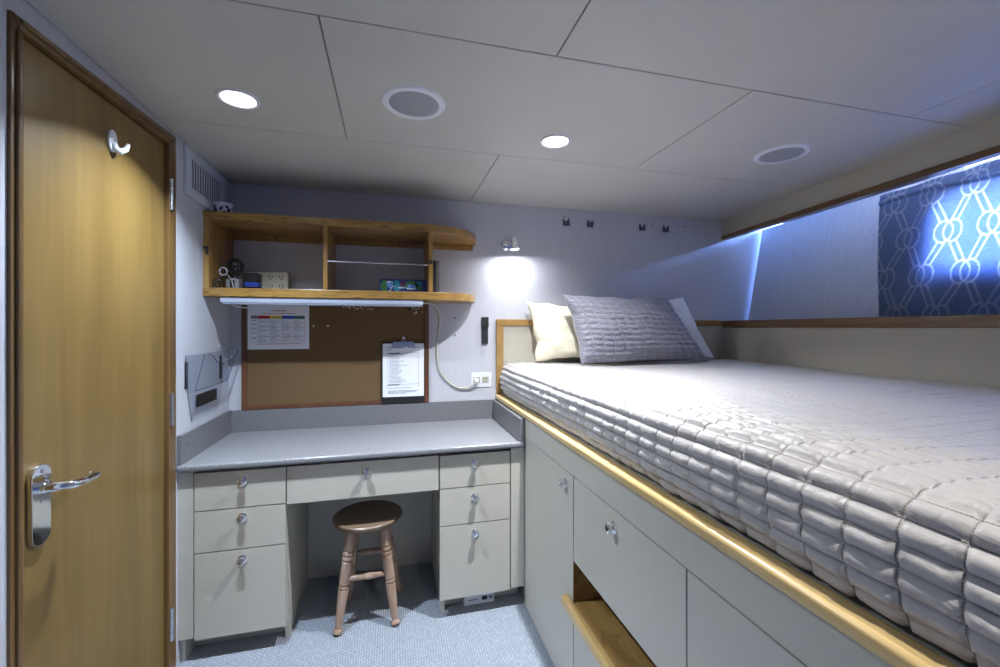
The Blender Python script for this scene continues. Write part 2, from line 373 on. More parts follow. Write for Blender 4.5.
for (y, z) in hole:
    cy, cz = (WY0+WY1)/2, (WZ0+WZ1)/2
    yo, zo = y+(.018 if y > cy else -.018), z+(.018 if z > cz else -.018); yi, zi = y-(.012 if y > cy else -.012), z-(.012 if z > cz else -.012)
    ra.append([t.verts.new(hull_pt(yo, zo, -.001)), t.verts.new(hull_pt(yo, zo, -.008)), t.verts.new(hull_pt(yi, zi, -.008)), t.verts.new(hull_pt(yi, zi, .045))])
for i in range(n):
    a, b2 = ra[i], ra[(i+1) % n]
    for k in range(3): t.faces.new((a[k], a[k+1], b2[k+1], b2[k]))
bmesh.ops.recalc_face_normals(t, faces=t.faces); merge(bm, t)
win = struct('window_1', bm, m_steel)
bm = BM(); prism(bm, [hull_pt(y, z, .03) for y, z in rrect(WY0+.001, WY1-.001, WZ0+.001, WZ1-.001, .07)], (.006, 0, 0))
obj('pane', bm, m_glass, win)

# ------------------------------------------------------------------ curtain
rod = tube(BM(), [(hx(y, z_)-.028, y, z_) for y, z_ in ((1.44, 1.872), (-.3, 1.872))], .006, 12)
for y in (1.43, .6): tube(rod, [(hx(y, 1.872)-.028, y, 1.872), (hx(y, 1.872)-.001, y, 1.872)], .004, 8)
one('curtain_rod', rod, m_steel, 'thin metal curtain rod above the blue patterned curtain', 'rod')
def lattice(a, h):
    """white trellis print: staggered pairs of rings joined by doubled diagonals"""
    PY, PZ, LW = .146, .172, .0040
    for j0 in range(-1, 2):
        jj = round(h/PZ)+j0
        for i0 in range(-1, 2):
            offs = (jj % 2)*.5
            ii = round(a/PY-offs)+i0
            ca, ch = (ii+offs)*PY, jj*PZ
            for s in (-.0150, .0150):
                d = math.hypot((a-ca-s)*1.45, h-ch)
                if abs(d-.044) < LW*1.1: return True
            for sx in (-1, 1):
                for sz in (-1, 1):
                    ux, uz = sx*PY/2, sz*PZ; L = math.hypot(ux, uz); ux /= L; uz /= L
                    px, pz = a-ca, h-ch; al = px*ux+pz*uz; ac = abs(-px*uz+pz*ux)
                    if .046 < al < L-.046 and abs(ac-.011) < LW*.85: return True
    return False
bm = BM(); NY, NZ = 420, 200; ys0, ys1 = 1.408, .28; vv = []; flag = []
for i in range(NY+1):
    y = ys0+(ys1-ys0)*i/NY; a = ys0-y; row = []
    top = 1.845+.018*math.sin(a*11+.4)+.006*math.sin(a*37)
    top = min(top, 1.862)
    for j in range(NZ+1):
        q = j/NZ; z = 1.283+(1.868-1.283)*q
        fold = .006*math.sin(a*34+1.3*math.sin(z*5))*(.35+.65*q)+.004*math.sin(a*13+z*9)
        hem = .010*math.exp(-((z-(1.826+.012*math.sin(a*10)))/.010)**2) - .007*math.exp(-((z-(1.812+.012*math.sin(a*10)))/.006)**2)
        yy = y+(z-1.283)*.13
        row.append(bm.verts.new((hx(yy, z)-.060-fold-hem, yy, z)))
        flag.append(lattice(yy-1.262, z-1.46))
    vv.append(row)
for i in range(NY):
    for j in range(NZ): bm.faces.new((vv[i][j], vv[i+1][j], vv[i+1][j+1], vv[i][j+1]))
cu = obj('curtain', bm, m_curtain, None, 80)
ca_ = cu.data.color_attributes.new('print', 'FLOAT_COLOR', 'POINT')
for i, f in enumerate(flag): ca_.data[i].color = (.40, .46, .58, 1) if f else (.20, .27, .43, 1)
sd = cu.modifiers.new('cloth_thickness', 'SOLIDIFY'); sd.thickness = .0012
origin(tag(cu, 'dark blue curtain with white interlocking ring pattern over the bedside window', 'curtain'))

# ------------------------------------------------------------------ desk
FY = 1.802     # drawer front plane
def cv(x, z): return x*1.010, 1.244-(1.244-z)*1.010
def knob(parent, org, ax, name='knob'):
    bm = BM()
    lathe(bm, [(0, 0), (.0170, .0002), (.0170, .003), (.0135, .006), (.007, .007), (.0062, .011), (.011, .013), (.0140, .0155), (.0148, .019), (.0138, .022), (.010, .0238), (.0085, .0225), (0, .0225)], org, ax, 26)
    k = obj(name, bm, m_chrome, parent); return k
def drawer(parent, x0, x1, z0, z1, kx, kz):
    x0, z0 = cv(x0, z0); x1, z1 = cv(x1, z1); kx, kz = cv(kx, kz)
    bm = box(BM(), x0+.0022, x1-.0022, FY, FY+.018, z0+.0022, z1-.0022, .0008)
    box(bm, x0+.03, x1-.03, FY+.016, FY+.38, z0+.012, z1-.02)
    d = obj('drawer', bm, m_cab, parent); knob(d, (kx, FY, kz), (0, -1, 0)); return d
def carcass(parent, x0, x1, zt, toe_y, fill):
    bm = BM(); t_ = .016; x0, _ = cv(x0, 0); x1, _ = cv(x1, 0)
    box(bm, x0, x0+t_, FY+.021, D, .0 if fill == 'l' else .089, zt); box(bm, x1-t_, x1, FY+.021, D, .089, zt)
    box(bm, x0+t_, x1-t_, D-t_, D, .089, zt); box(bm, x0+t_, x1-t_, FY+.021, D-t_, .089, .1)
    return bm
# left unit
L = thing('drawer_cabinet', 'cream three-drawer desk cabinet left of the stool, against the door wall', 'cabinet', (-.55, 2.05, 0))
bm = BM(); box(bm, XL, -.7095, FY, FY+.018, .090, .711, .001); box(bm, XL, -.742, FY+.02, D, .0, .711)
box(bm, -.409, -.394, FY+.022, D, .089, .711); box(bm, -.409, -.394, FY+.055, D, .0, .089); box(bm, -.742, -.409, D-.015, D, .0, .711); box(bm, -.742, -.409, FY+.022, D-.015, .089, .104)
box(bm, XL+.001, -.410, FY+.095, FY+.110, 0, .089); 
obj('body', bm, m_cab, L)
for z0, z1, kz in ((.565, .708, .666), (.410, .565, .530), (.090, .410, .371)): drawer(L, -.701, -.390, z0, z1, -.541, kz)
# right unit
R = thing('drawer_cabinet', 'cream three-drawer desk cabinet right of the stool, beside the bunk', 'cabinet', (.38, 2.05, 0))
bm = BM(); box(bm, .5165, .577, FY, FY+.018, .088, .711, .001); box(bm, .562, .577, FY+.02, D, .089, .711); box(bm, .562, .577, FY+.11, D, 0, .089)
box(bm, .214, .229, FY+.022, D, .089, .711); box(bm, .214, .229, FY+.055, D, 0, .089); box(bm, .229, .562, D-.015, D, 0, .711); box(bm, .229, .562, FY+.022, D-.015, .089, .104)
box(bm, .228, .577, FY+.095, FY+.110, 0, .089); 
obj('body', bm, m_cab, R)
for z0, z1, kz in ((.562, .705, .662), (.404, .562, .517), (.090, .404, .362)): drawer(R, .199, .509, z0, z1, .351, kz)
# middle drawer and its back panel
mid = thing('knee_drawer_unit', 'wide shallow cream drawer spanning the knee space above the stool', 'drawer unit', (-.09, 2.0, .60))
x0, z0 = cv(-.389, .561); x1, z1 = cv(.196, .706)
obj('drawer_front', box(BM(), x0+.001, x1-.001, FY, FY+.018, z0, z1, .0012), m_cab, mid)
kx, kz = cv(-.095, .662); knob(mid, (kx, FY, kz), (0, -1, 0))
bm = box(BM(), -.375, .190, FY+.016, FY+.40, .60, .69); obj('drawer_box', bm, m_cab, mid)
one('modesty_panel', box(BM(), -.3935, .2135, 2.262, 2.278, 0, .710), m_cab, 'cream panel closing the back of the knee space behind the stool', 'panel')
# worktop with splashes
W_ = thing('desk_countertop', 'speckled grey solid-surface countertop running over the cream desk drawers', 'countertop', (-.1, 2.04, .712))
bm = box(BM(), XL+.0005, .5785, 1.782, D-.0005, .712, .7375, .009, 0, 4); obj('worktop', bm, m_counter, W_)
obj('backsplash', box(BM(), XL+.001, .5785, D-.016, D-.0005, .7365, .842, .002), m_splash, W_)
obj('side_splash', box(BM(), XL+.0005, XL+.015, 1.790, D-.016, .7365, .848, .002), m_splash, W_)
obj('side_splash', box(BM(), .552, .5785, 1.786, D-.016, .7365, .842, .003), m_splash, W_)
# thermostat-like socket box in the toe space
bm = box(BM(), .318, .456, FY+.060, FY+.0945, .001, .048, .003); box(bm, .398, .422, FY+.0585, FY+.061, .018, .035, .0005, 1)
lathe(bm, [(.0055, 0), (.0055, .002), (0, .002)], (.438, FY+.0605, .026), (0, -1, 0), 14, 1); box(bm, .335, .378, FY+.0592, FY+.061, .022, .026, 0, 2)
one('socket_box', bm, [m_white, m_black, m_inkl], 'small white socket box low under the right-hand desk drawers', 'socket')

# ------------------------------------------------------------------ stool
SX, SY, SZ = -.094, 1.925, .436
st = thing('wooden_stool', 'round-topped wooden stool with turned legs tucked into the knee space', 'stool', (SX, SY, 0))
bm = BM(); lathe(bm, [(0, -.030), (.120, -.030), (.136, -.024), (.1445, -.012), (.1445, -.004), (.139, .000), (.120, -.002), (.06, -.006), (0, -.007)], (SX, SY, SZ), n=56)
obj('seat', bm, m_seat, st)
prof = [(0, 0), (.013, .001), (.0185, .008), (.0175, .016), (.0125, .022), (.014, .03), (.0185, .10), (.0205, .155), (.0205, .165), (.015, .168), (.0205, .172), (.0205, .180), (.015, .183), (.0205, .187), (.0215, .24), (.0195, .265), (.0215, .272), (.0155, .277), (.0215, .282), (.0215, .292), (.0155, .296), (.0215, .301), (.0210, .311), (.0155, .315), (.0205, .32), (.0205, .36), (.017, .42), (0, .42)]
legs = []
for (tx, ty), (fx, fy) in (((-.157, 1.880), (-.208, 1.818)), ((-.032, 1.882), (.020, 1.818)), ((-.147, 1.985), (-.186, 2.042)), ((-.035, 1.987), (.040, 2.042))):
    a = Vector((fx, fy, 0)); b_ = Vector((tx, ty, .412)); ax = (b_-a); L_ = ax.length
    bm = BM(); lathe(bm, [(r, z*L_/.42) for r, z in prof], a+Vector((0, 0, .004)), ax, 24); obj('leg', bm, m_stool, st); legs.append((a, b_))
def rung(i, j, z):
    p = legs[i][0].lerp(legs[i][1], z/.412); q = legs[j][0].lerp(legs[j][1], z/.412); pts = [p.lerp(q, k/10) for k in range(11)]
    bm = BM(); tube(bm, pts, [.008+.005*math.sin(PI*k/10) for k in range(11)], 14); obj('rung', bm, m_stool, st)
rung(0, 1, .205); rung(2, 3, .225); rung(0, 2, .25); rung(1, 3, .25)

# ------------------------------------------------------------------ bunk base
BX = .58
bed = thing('bunk_base', 'long cream bunk cabinet with doors, open wooden niche and pale wood top rail', 'cabinet', (1.2, 1.1, 0))
bm = BM(); YE = -.6
def carc(bm, x0, y0, y1, z0, z1):
    prism(bm, [(x0, y0, z0), (wx(y0, -.004), y0, z0), (wx(y1, -.004), y1, z0), (x0, y1, z0)], (0, 0, z1-z0))
carc(bm, BX+.021, 1.300, D-.001, 0, .756); carc(bm, BX+.021, YE, .712, 0, .756); carc(bm, BX+.021, .712, 1.300, .497, .756); carc(bm, BX+.021, .712, 1.300, 0, .312)
carc(bm, BX+.40, .712, 1.300, .312, .497)
carc(bm, BX, YE, D-.001, .7575, .868)
box(bm, BX, BX+.022, 1.787, 1.800, 0, .757)
obj('body', bm, m_cab, bed)
def bdoor(y0, y1, z0, z1, ky=None, kz=None, name='door'):
    d = obj(name, box(BM(), BX, BX+.019, y0+.0024, y1-.0024, z0+.0024, z1-.0024, .0008), m_cab, bed)
    if ky: knob(d, (BX, ky, kz), (-1, 0, 0))
    return d
bdoor(1.280, 1.786, .004, .756, 1.340, .714)
bdoor(.733, 1.280, .478, .756, 1.020, .709, 'drop_flap')
bdoor(.733, 1.280, .004, .318); bdoor(.06, .733, .004, .756); bdoor(-.6, .06, .004, .756)
bm = BM(); box(bm, BX+.001, BX+.399, 1.2815, 1.2985, .3135, .4955); box(bm, BX+.001, BX+.399, .7135, .7315, .3135, .4955); box(bm, BX+.383, BX+.399, .7315, 1.2815, .3135, .4955)
box(bm, BX-.002, BX+.383, .7315, 1.2815, .322, .342, .001)
ni = obj('niche_lining', bm, m_niche, bed)
bm = box(BM(), BX-.028, BX-.0015, .69, 1.322, .314, .352, .010, 0, 4); obj('niche_lip', bm, m_rail, ni)
bm = box(BM(), .566, .6095, YE, D-.015, .845, .8725, .0085, 0, 5); obj('top_rail', bm, m_rail, bed)

# mattress and coverlet
bm = BM(); prism(bm, [(.650, -.55, .8735), (wx(-.55, -.03), -.55, .8735), (wx(2.27, -.03), 2.27, .8735), (.650, 2.27, .8735)], (0, 0, .146), 0, .02)
bm2 = bm; one('mattress', bm2, m_matt, 'mattress under the grey quilted coverlet on the bunk', 'mattress')
prof2 = catmull([(.6175, 0, .876), (.604, 0, .895), (.592, 0, .925), (.589, 0, .960), (.592, 0, .995), (.602, 0, 1.022), (.622, 0, 1.039), (.652, 0, 1.045), (.70, 0, 1.046)], 12)
# resample the profile evenly
acc = [0]
for a, b_ in zip(prof2, prof2[1:]): acc.append(acc[-1]+(b_-a).length)
def sample(s):
    if s >= acc[-1]: return Vector((.70+s-acc[-1], 0, 1.046)), Vector((0, 0, 1))
    i = max(k for k in range(len(acc)) if acc[k] <= s); i = min(i, len(prof2)-2); t_ = (s-acc[i])/(acc[i+1]-acc[i])
    d = (prof2[i+1]-prof2[i]).normalized(); return prof2[i].lerp(prof2[i+1], t_), Vector((-d.z, 0, d.x))
def hsh(i, j): 
    v = math.sin(i*127.1+j*311.7)*43758.5453; return v-math.floor(v)
def puff(a, s, ea_=13):
    """quilting: rectangular cells between stitched seams"""
    i = math.floor(a/CW); j = math.floor(s/CH); fa = a/CW-i; fs = s/CH-j
    p = (1-abs(2*fs-1)**2.3)*(1-abs(2*fa-1)**ea_)
    ea = min(fa, 1-fa)*CW
    pucker = .0009*math.sin(s*430+hsh(i, 3)*6)*math.exp(-ea/.005)
    crease = .0012*math.sin((a*52+s*90)+hsh(i, j)*6.28)*p
    return p*(.0095+.0035*hsh(i, j))+crease+pucker
from mathutils import noise as MN
bm = BM(); uvl = bm.loops.layers.uv.new('seams'); uvd = {}; ya, yb = 2.290, -.5; stepy = CW/10; steps = CH/9; ny = int((ya-yb)/stepy)
rows = []; smax = 1.9; ns = int(smax/steps)
base = [sample(j*steps) for j in range(ns+1)]
for i in range(ny+1):
    a = i*stepy; y = ya-a; col = []; wlim = wx(y, -.006)
    for j in range(ns+1):
        s = j*steps; p, nn = base[j]
        k = 1.0 if s < .26 else max(.22, 1-(s-.26)*3.2)
        wob = .010*MN.noise(Vector((a*2.1, s*5, 1.3)))*min(1, s/.05)+.0035*MN.noise(Vector((a*9, s*14, 4)))*min(1, s/.05)
        a2 = a+.006*MN.noise(Vector((a*3, s*5, 9))); s2 = s+.004*MN.noise(Vector((a*4, s*2, 2)))
        q = p+nn*(puff(a2, s2)*k+wob*(.8 if s < .3 else .55)-.003)
        endr = max(0, .05-a)/.05
        if endr > 0 : q = Vector((q.x+(.012*endr*endr if s < .2 else 0), 0, .875+(q.z-.875)*(1-.06*endr*endr)))
        if q.x > wlim:
            q.z -= min(.02, (q.x-wlim)*.5)*0; q.x = wlim
        col.append(((q.x, y, q.z), (a2/CW, s2/CH)))
    # drop the tail beyond the wall
    rr_ = []
    for c, t2 in col: v_ = bm.verts.new(c); uvd[v_] = t2; rr_.append(v_)
    rows.append(rr_)
for i in range(ny):
    for j in range(ns):
        q = (rows[i][j], rows[i][j+1], rows[i+1][j+1], rows[i+1][j])
        if q[0].co.x >= wx(q[0].co.y, -.0061) and q[3].co.x >= wx(q[3].co.y, -.0061): continue
        f_ = bm.faces.new(q)
        for lp in f_.loops: lp[uvl].uv = uvd[lp.vert]
for v in [v for v in bm.verts if not v.link_faces]: bm.verts.remove(v)
one('coverlet', bm, m_quilt, 'silver-grey quilted coverlet spread over the bunk mattress', 'coverlet', smooth=0)
cv_ = bpy.data.objects['coverlet']; cv_.data.polygons.foreach_set('use_smooth', [True]*len(cv_.data.polygons))

# headboard
H_ = thing('headboard', 'low cream headboard panel with honey wood frame behind the pillows', 'headboard', (1.33, D, .88))
obj('panel', box(BM(), .600, 2.085, D-.009, D-.0005, .876, 1.262), m_fascia, H_)
bm = BM(); box(bm, .573, .615, D-.018, D-.0005, .876, 1.2542, .003); box(bm, .573, 2.087, D-.018, D-.0005, 1.254, 1.291, .003)
obj('frame', bm, m_head, H_)

# pillows
def pillow(name, A, B, C2, D2, T, mats, label, quilt=False, inset=.05, N=70, seed=0, power=.42, group=None):
    A, B, C2, D2 = map(Vector, (A, B, C2, D2)); nrm = ((B-A).cross(D2-A)).normalized()
    if nrm.y > 0: nrm = -nrm
    Wd = (B-A).length; Hd = (D2-A).length
    bm = BM(); g_ = {}; uvl = bm.loops.layers.uv.new('seams'); uvd = {}
    NU, NV = (150, 150) if quilt else (N, N)
    for sd_ in (1, -1):
        for i in range(NU+1):
            for j in range(NV+1):
                edge = i in (0, NU) or j in (0, NV)
                if edge and sd_ == -1: g_[(sd_, i, j)] = g_[(1, i, j)]; continue
                u, v = i/NU, j/NV; U, V = 2*u-1, 2*v-1
                uu = .5+.5*U*(1-inset*(1-V*V)); vv_ = .5+.5*V*(1-inset*1.4*(1-U*U))
                p = A.lerp(B, uu).lerp(D2.lerp(C2, uu), vv_)
                h = (max(0, (1-U**2)*(1-V**2)))**power
                wr = .010*MN.noise(Vector((u*3+seed, v*3, seed)))+.007*MN.noise(Vector((u*7+v*4, v*9, seed+3)))*(1-h*.4)
                q = 0
                if quilt and sd_ == 1: q = puff(u*Wd*.98, v*Hd*.98, 4)*.75*min(1, h*3)
                p = p+(B-A).normalized()*(.010*MN.noise(Vector((v*5, u*3, seed+7))))+(D2-A).normalized()*(.010*MN.noise(Vector((u*6, v*3, seed+9))))
                g_[(sd_, i, j)] = bm.verts.new(p+nrm*sd_*(T/2*h+q)+nrm*wr*h*1.3); uvd[g_[(sd_, i, j)]] = (u*Wd*.98/CW, v*Hd*.98/CH)
        for i in range(NU):
            for j in range(NV):
                f = [g_[(sd_, i, j)], g_[(sd_, i+1, j)], g_[(sd_, i+1, j+1)], g_[(sd_, i, j+1)]]
                if sd_ == -1: f = f[::-1]
                f_ = bm.faces.new(f)
                for lp in f_.loops: lp[uvl].uv = uvd[lp.vert]
    bmesh.ops.recalc_face_normals(bm, faces=bm.faces)
    return one(name, bm, mats, label, 'pillow', group, smooth=89)
pillow('pillow', (.772, 2.195, 1.058), (1.285, 2.190, 1.058), (1.24, 2.235, 1.375), (.725, 2.225, 1.392), .135, m_cream, 'cream pillow propped at the left end of the headboard', seed=2, inset=.075)
pillow('pillow', (1.37, 2.215, 1.056), (1.965, 2.225, 1.050), (1.745, 2.240, 1.432), (1.32, 2.25, 1.40), .10, m_creamw, 'white pillow mostly hidden behind the right side of the grey sham', seed=5)
pillow('quilted_pillow', (.955, 2.010, 1.052), (1.775, 2.050, 1.050), (1.495, 2.055, 1.412), (.868, 2.045, 1.420), .20, m_sham, 'blue-grey quilted pillow sham leaning in front of the two plain pillows', True, inset=.055, seed=8, power=.5)

# ------------------------------------------------------------------ wall shelf
Z0, Z1, Z2, Z3 = 1.375, 1.413, 1.698, 1.733; FYs = 2.013
sh = thing('wall_shelf', 'honey wood two-tier wall shelf with dividers above the corkboard', 'shelf', (-.2, D, Z0))
def board(z0, z1, xe, rx, ry):
    pts = [(XL+.001, D-.0005, z0), (XL+.001, FYs, z0)]
    for k in range(25):
        a = PI/2*k/24; pts.append((xe-rx+rx*math.sin(a)**(1), (FYs+ry)-ry*math.cos(a), z0))
    if FYs+ry < D-.01: pts.append((xe, D-.0005, z0))
    else: pts[-1] = (xe, D-.0005, z0)
    return prism(BM(), pts, (0, 0, z1-z0), 0, .004)
obj('top_board', board(Z2, Z3, .456, .29, .2965), m_shelf, sh)
obj('bottom_board', board(Z0, Z1, .440, .25, .24), m_shelf, sh)
obj('side_panel', box(BM(), XL+.001, XL+.021, FYs+.004, D-.001, Z1, Z2), m_shelfv, sh)
obj('divider', box(BM(), -.291, -.273, FYs+.004, D-.001, Z1, Z2, .001), m_shelfv, sh)
obj('divider', box(BM(), .174, .193, FYs+.004, D-.001, Z1, Z2, .001), m_shelfv, sh)
cl = obj('cleat', box(BM(), XL+.021, .44, D-.016, D-.0008, 1.668, Z2, .001), m_shelf, sh)
for x in (-.55, -.36, .045, .12, .33):
    bm = BM(); lathe(bm, [(.0045, 0), (.004, .001), (0, .0012)], (x, D-.016, 1.683), (0, -1, 0), 12); obj('screw', bm, m_black, cl)
rl = obj('rail', tube(BM(), [(-.273, FYs+.010, 1.541), (.174, FYs+.010, 1.540)], .0032, 12), m_steel, sh)
obj('rail_catch', box(BM(), .178, .190, FYs-.004, FYs+.006, 1.546, 1.564, .001), m_black, sh)
bm = box(BM(), XL+.004, XL+.020, FYs-.004, FYs+.006, 1.572, 1.583, .001); box(bm, XL+.013, XL+.020, FYs-.004, FYs+.006, 1.550, 1.575, .001); obj('rail_catch', bm, m_black, sh)
# fluorescent fixture
fx = thing('under_shelf_light', 'long white tube light fixture fixed under the wooden shelf, switched off', 'light fixture', (-.27, 2.06, 1.346))
obj('housing', box(BM(), -.698, .150, 2.022, 2.095, 1.351, 1.3745, .003), m_diff, fx)
obj('diffuser', box(BM(), -.692, .144, 2.026, 2.091, 1.3445, 1.3515, .003), m_diff, fx)
obj('switch', lathe(BM(), [(.004, 0), (.004, .008), (0, .009)], (-.698, 2.05, 1.362), (-1, 0, 0), 12), m_white, fx)
# cord and plug
cab = thing('power_cord', 'pale cord looping from the shelf light down to the wall outlet', 'cord', (.3, D, .93))
pts = [(.150, 2.06, 1.362), (.175, 2.15, 1.368), (.205, 2.27, 1.372), (.235, 2.300, 1.352), (.253, 2.302, 1.325), (.257, 2.302, 1.272), (.246, 2.302, 1.19), (.244, 2.302, 1.084), (.258, 2.302, 1.01), (.299, 2.302, .952), (.356, 2.300, .915), (.407, 2.294, .915), (.440, 2.282, .933), (.455, 2.278, .947)]
obj('cord', tube(BM(), pts, .0048, 12, 0, 8), m_cord, cab)
obj('plug', lathe(BM(), [(0, 0), (.0125, .001), (.0145, .006), (.0135, .018), (.010, .024), (0, .025)], (.458, 2.3035, .950), (0, -1, 0), 20), m_white, cab)
# cord slack of the light
one('light_cord', tube(BM(), [(-.66, 2.06, 1.343), (-.64, 2.07, 1.333), (-.60, 2.08, 1.332), (-.56, 2.09, 1.343)], .0025, 8, 0, 6), m_white, 'short slack white wire under the left end of the shelf light', 'wire')

# outlet
ou = thing('wall_outlet', 'white double wall outlet beside the headboard with a plug in it', 'outlet', (.49, D, .91))
obj('cover_plate', box(BM(), .432, .548, D-.006, D-.0005, .912, .993, .0025), m_white, ou)
for x in (.462, .512):
    bm = box(BM(), x-.019, x+.019, D-.0085, D-.0055, .936, .970, .002)
    for dx in (-.0065, .0065): box(bm, x+dx-.0015, x+dx+.0015, D-.0092, D-.0084, .955, .965, 0, 1)
    lathe(bm, [(.0028, 0), (.0028, .0008), (0, .0009)], (x, D-.0084, .944), (0, -1, 0), 12, 1)
    obj('receptacle', bm, [m_beige, m_black], ou)
# black wall switch / remote holder
bk = thing('remote_holder', 'slim black holder screwed to the wall left of the headboard', 'holder', (.508, D, 1.153))
obj('holder', box(BM(), .492, .527, D-.014, D-.0005, 1.153, 1.250, .003), m_black, bk)
obj('cap', box(BM(), .490, .529, D-.020, D-.0005, 1.246, 1.303, .003), m_black, bk)

# corkboard
ck = thing('corkboard', 'brown corkboard with dark reddish wooden frame above the desk', 'corkboard', (-.24, D, .83))
obj('cork_panel', box(BM(), -.69, .19, D-.010, D-.0008, .850, 1.372), m_cork, ck)
bm = BM(); box(bm, -.700, -.676, D-.018, D-.0005, .8632, 1.3658, .002); box(bm, .176, .199, D-.018, D-.0005, .8632, 1.3658, .002)
box(bm, -.700, .199, D-.018, D-.0005, .8435, .863, .002); box(bm, -.700, .199, D-.018, D-.0005, 1.366, 1.3745, .002)
obj('frame', bm, m_corkframe, ck)
PY_ = D-.0105
def quad(bm, x0, x1, z0, z1, y, mi):
    vs = [bm.verts.new(p) for p in ((x0, y, z0), (x1, y, z0), (x1, y, z1), (x0, y, z1))]; f = bm.faces.new(vs); f.material_index = mi; return f
def words(bm, x0, x1, z, h, y, mi, rs):
    x = x0
    while x < x1:
        w_ = rs.uniform(.003, .010); quad(bm, x, min(x+w_, x1), z, z+h, y, mi); x += w_+.002
rs = random.Random(3)
# laminated colour chart
x0, x1, z0, z1 = -.674, -.397, 1.137, 1.354
bm = box(BM(), x0, x1, PY_-.0016, PY_-.0003, z0, z1); yq = PY_-.0022
X = lambda f: x0+(x1-x0)*f
Z = lambda f: z1-(z1-z0)*f
words(bm, X(.38), X(.63), Z(.135), .0045, yq, 1, rs); words(bm, X(.23), X(.78), Z(.19), .003, yq, 3, rs)
cols = [.165, .355, .55, .745, .925]
for c0, c1, mi in zip(cols, cols[1:], (3, 4, 5, 6)):
    quad(bm, X(c0), X(c1), Z(.305), Z(.235), yq, mi)
words(bm, X(.39), X(.53), Z(.285), .003, yq-.0003, 1, rs)
quad(bm, X(.055), X(.16), Z(.305), Z(.235), yq, 2)
for c in [.055]+cols: quad(bm, X(c)-.0005, X(c)+.0005, Z(.83), Z(.24), yq, 2)
for r_ in (.305, .40, .50, .58, .71, .83): quad(bm, X(.055), X(.925), Z(r_)-.0004, Z(r_)+.0004, yq, 2)
for r_ in (.33, .42, .52, .615, .74): words(bm, X(.075), X(.14), Z(r_+.02), .0035, yq, 1, rs)
for c0, c1 in zip(cols, cols[1:]):
    for k in range(17):
        r_ = .335+.03*k
        if rs.random() < .86: words(bm, X(c0+.01), X(c0+.01+(c1-c0-.025)*rs.uniform(.4, 1)), Z(r_+.008), .0021, yq, 2, rs)
words(bm, X(.15), X(.86), Z(.885), .0032, yq, 3, rs)
one('wall_chart', bm, [m_paper, m_ink, m_inkl, m_red, m_yel, m_blue, m_green], 'white printed chart with red, yellow, blue and green headings pinned on corkboard', 'chart', smooth=0)
# clipboard
cb = thing('clipboard', 'black clipboard holding a printed sheet, hung on right side of corkboard', 'clipboard', (.066, D-.02, .844))
obj('board', box(BM(), -.047, .176, PY_-.0115, PY_-.0080, .846, 1.166, .0015), m_black, cb)
bm = box(BM(), -.040, .172, PY_-.0128, PY_-.0117, .880, 1.160); yq = PY_-.0132
x0, x1, z0, z1 = -.040, .172, .880, 1.160
words(bm, X(.13), X(.5), Z(.085), .004, yq, 1, rs); words(bm, X(.62), X(.88), Z(.085), .003, yq, 1, rs); words(bm, X(.12), X(.2), Z(.13), .003, yq, 2, rs)
quad(bm, X(.12), X(.42), Z(.195), Z(.18), yq, 1)
for a_ in (.12, .86): quad(bm, X(a_), X(a_)+.0012, Z(.83), Z(.18), yq, 2)
for a_ in (.18, .77): quad(bm, X(.12), X(.87), Z(a_), Z(a_)+.0012, yq, 1)
for k in range(22):
    words(bm, X(.16), X(rs.uniform(.36, .62)), Z(.215+.025*k), .0024, yq, 2, rs)
quad(bm, X(.12), X(.40), Z(.785), Z(.77), yq, 1); words(bm, X(.15), X(.7), Z(.84), .0024, yq, 2, rs)
for k in range(3): words(bm, X(.13), X((.86, .8, .58)[k]), Z(.895+.022*k), .0026, yq, 1, rs)
obj('paper', bm, [m_paper, m_ink, m_inkl], cb, 0)
bm = box(BM(), .012, .120, PY_-.0185, PY_-.0128, 1.142, 1.170, .002); box(bm, .006, .018, PY_-.0165, PY_-.0128, 1.146, 1.154, .001, 1); box(bm, .113, .125, PY_-.0165, PY_-.0128, 1.146, 1.154, .001, 1)
tube(bm, [(.058, PY_-.014, 1.168), (.060, PY_-.014, 1.182), (.066, PY_-.014, 1.186), (.072, PY_-.014, 1.182), (.074, PY_-.014, 1.168)], .0022, 8, 0, 4)
obj('clip', bm, [m_steel, m_black], cb)
# hook pin holding the clipboard
one('push_pin', lathe(BM(), [(.0045, .0075), (.006, .008), (.0045, .013), (.0065, .018), (0, .019)], (.066, PY_, 1.190), (0, -1, 0), 14), m_white, 'white push pin just above the clipboard clip', 'push pin')
one('push_pin', lathe(BM(), [(.004, 0), (.005, .003), (.0105, .012), (.0115, .020), (0, .022)], (.095, PY_, 1.345), (0, -1, 0), 18), m_black, 'fat black push pin at the top right of the corkboard', 'push pin')
# small white pins
ws = [(-.376, 1.252, 'white push pin on bare cork, nearer the printed chart'), (-.308, 1.252, 'white push pin on bare cork, farther right of the printed chart')]
for x, z, lb in ws:
    one('push_pin', lathe(BM(), [(.002, 0), (.0045, .002), (.0045, .006), (0, .0075)], (x, PY_, z), (0, -1, 0), 12), m_white, lb, 'push pin')
rs = random.Random(5)
for k in range(26):
    if k < 13: x = -.235+.012*k+rs.uniform(-.004, .004); z = 1.345+rs.uniform(-.006, .008)
    else: x = .115+rs.uniform(0, .055); z = 1.315+rs.uniform(0, .045)
    one('thumbtack', lathe(BM(), [(.0012, 0), (.0034, .001), (.003, .0022), (0, .003)], (x, PY_, z), (0, -1, 0), 10), m_white, 'tiny white tack in the scatter along the top edge of the corkboard', 'tack', 'white tacks along the top of the corkboard')

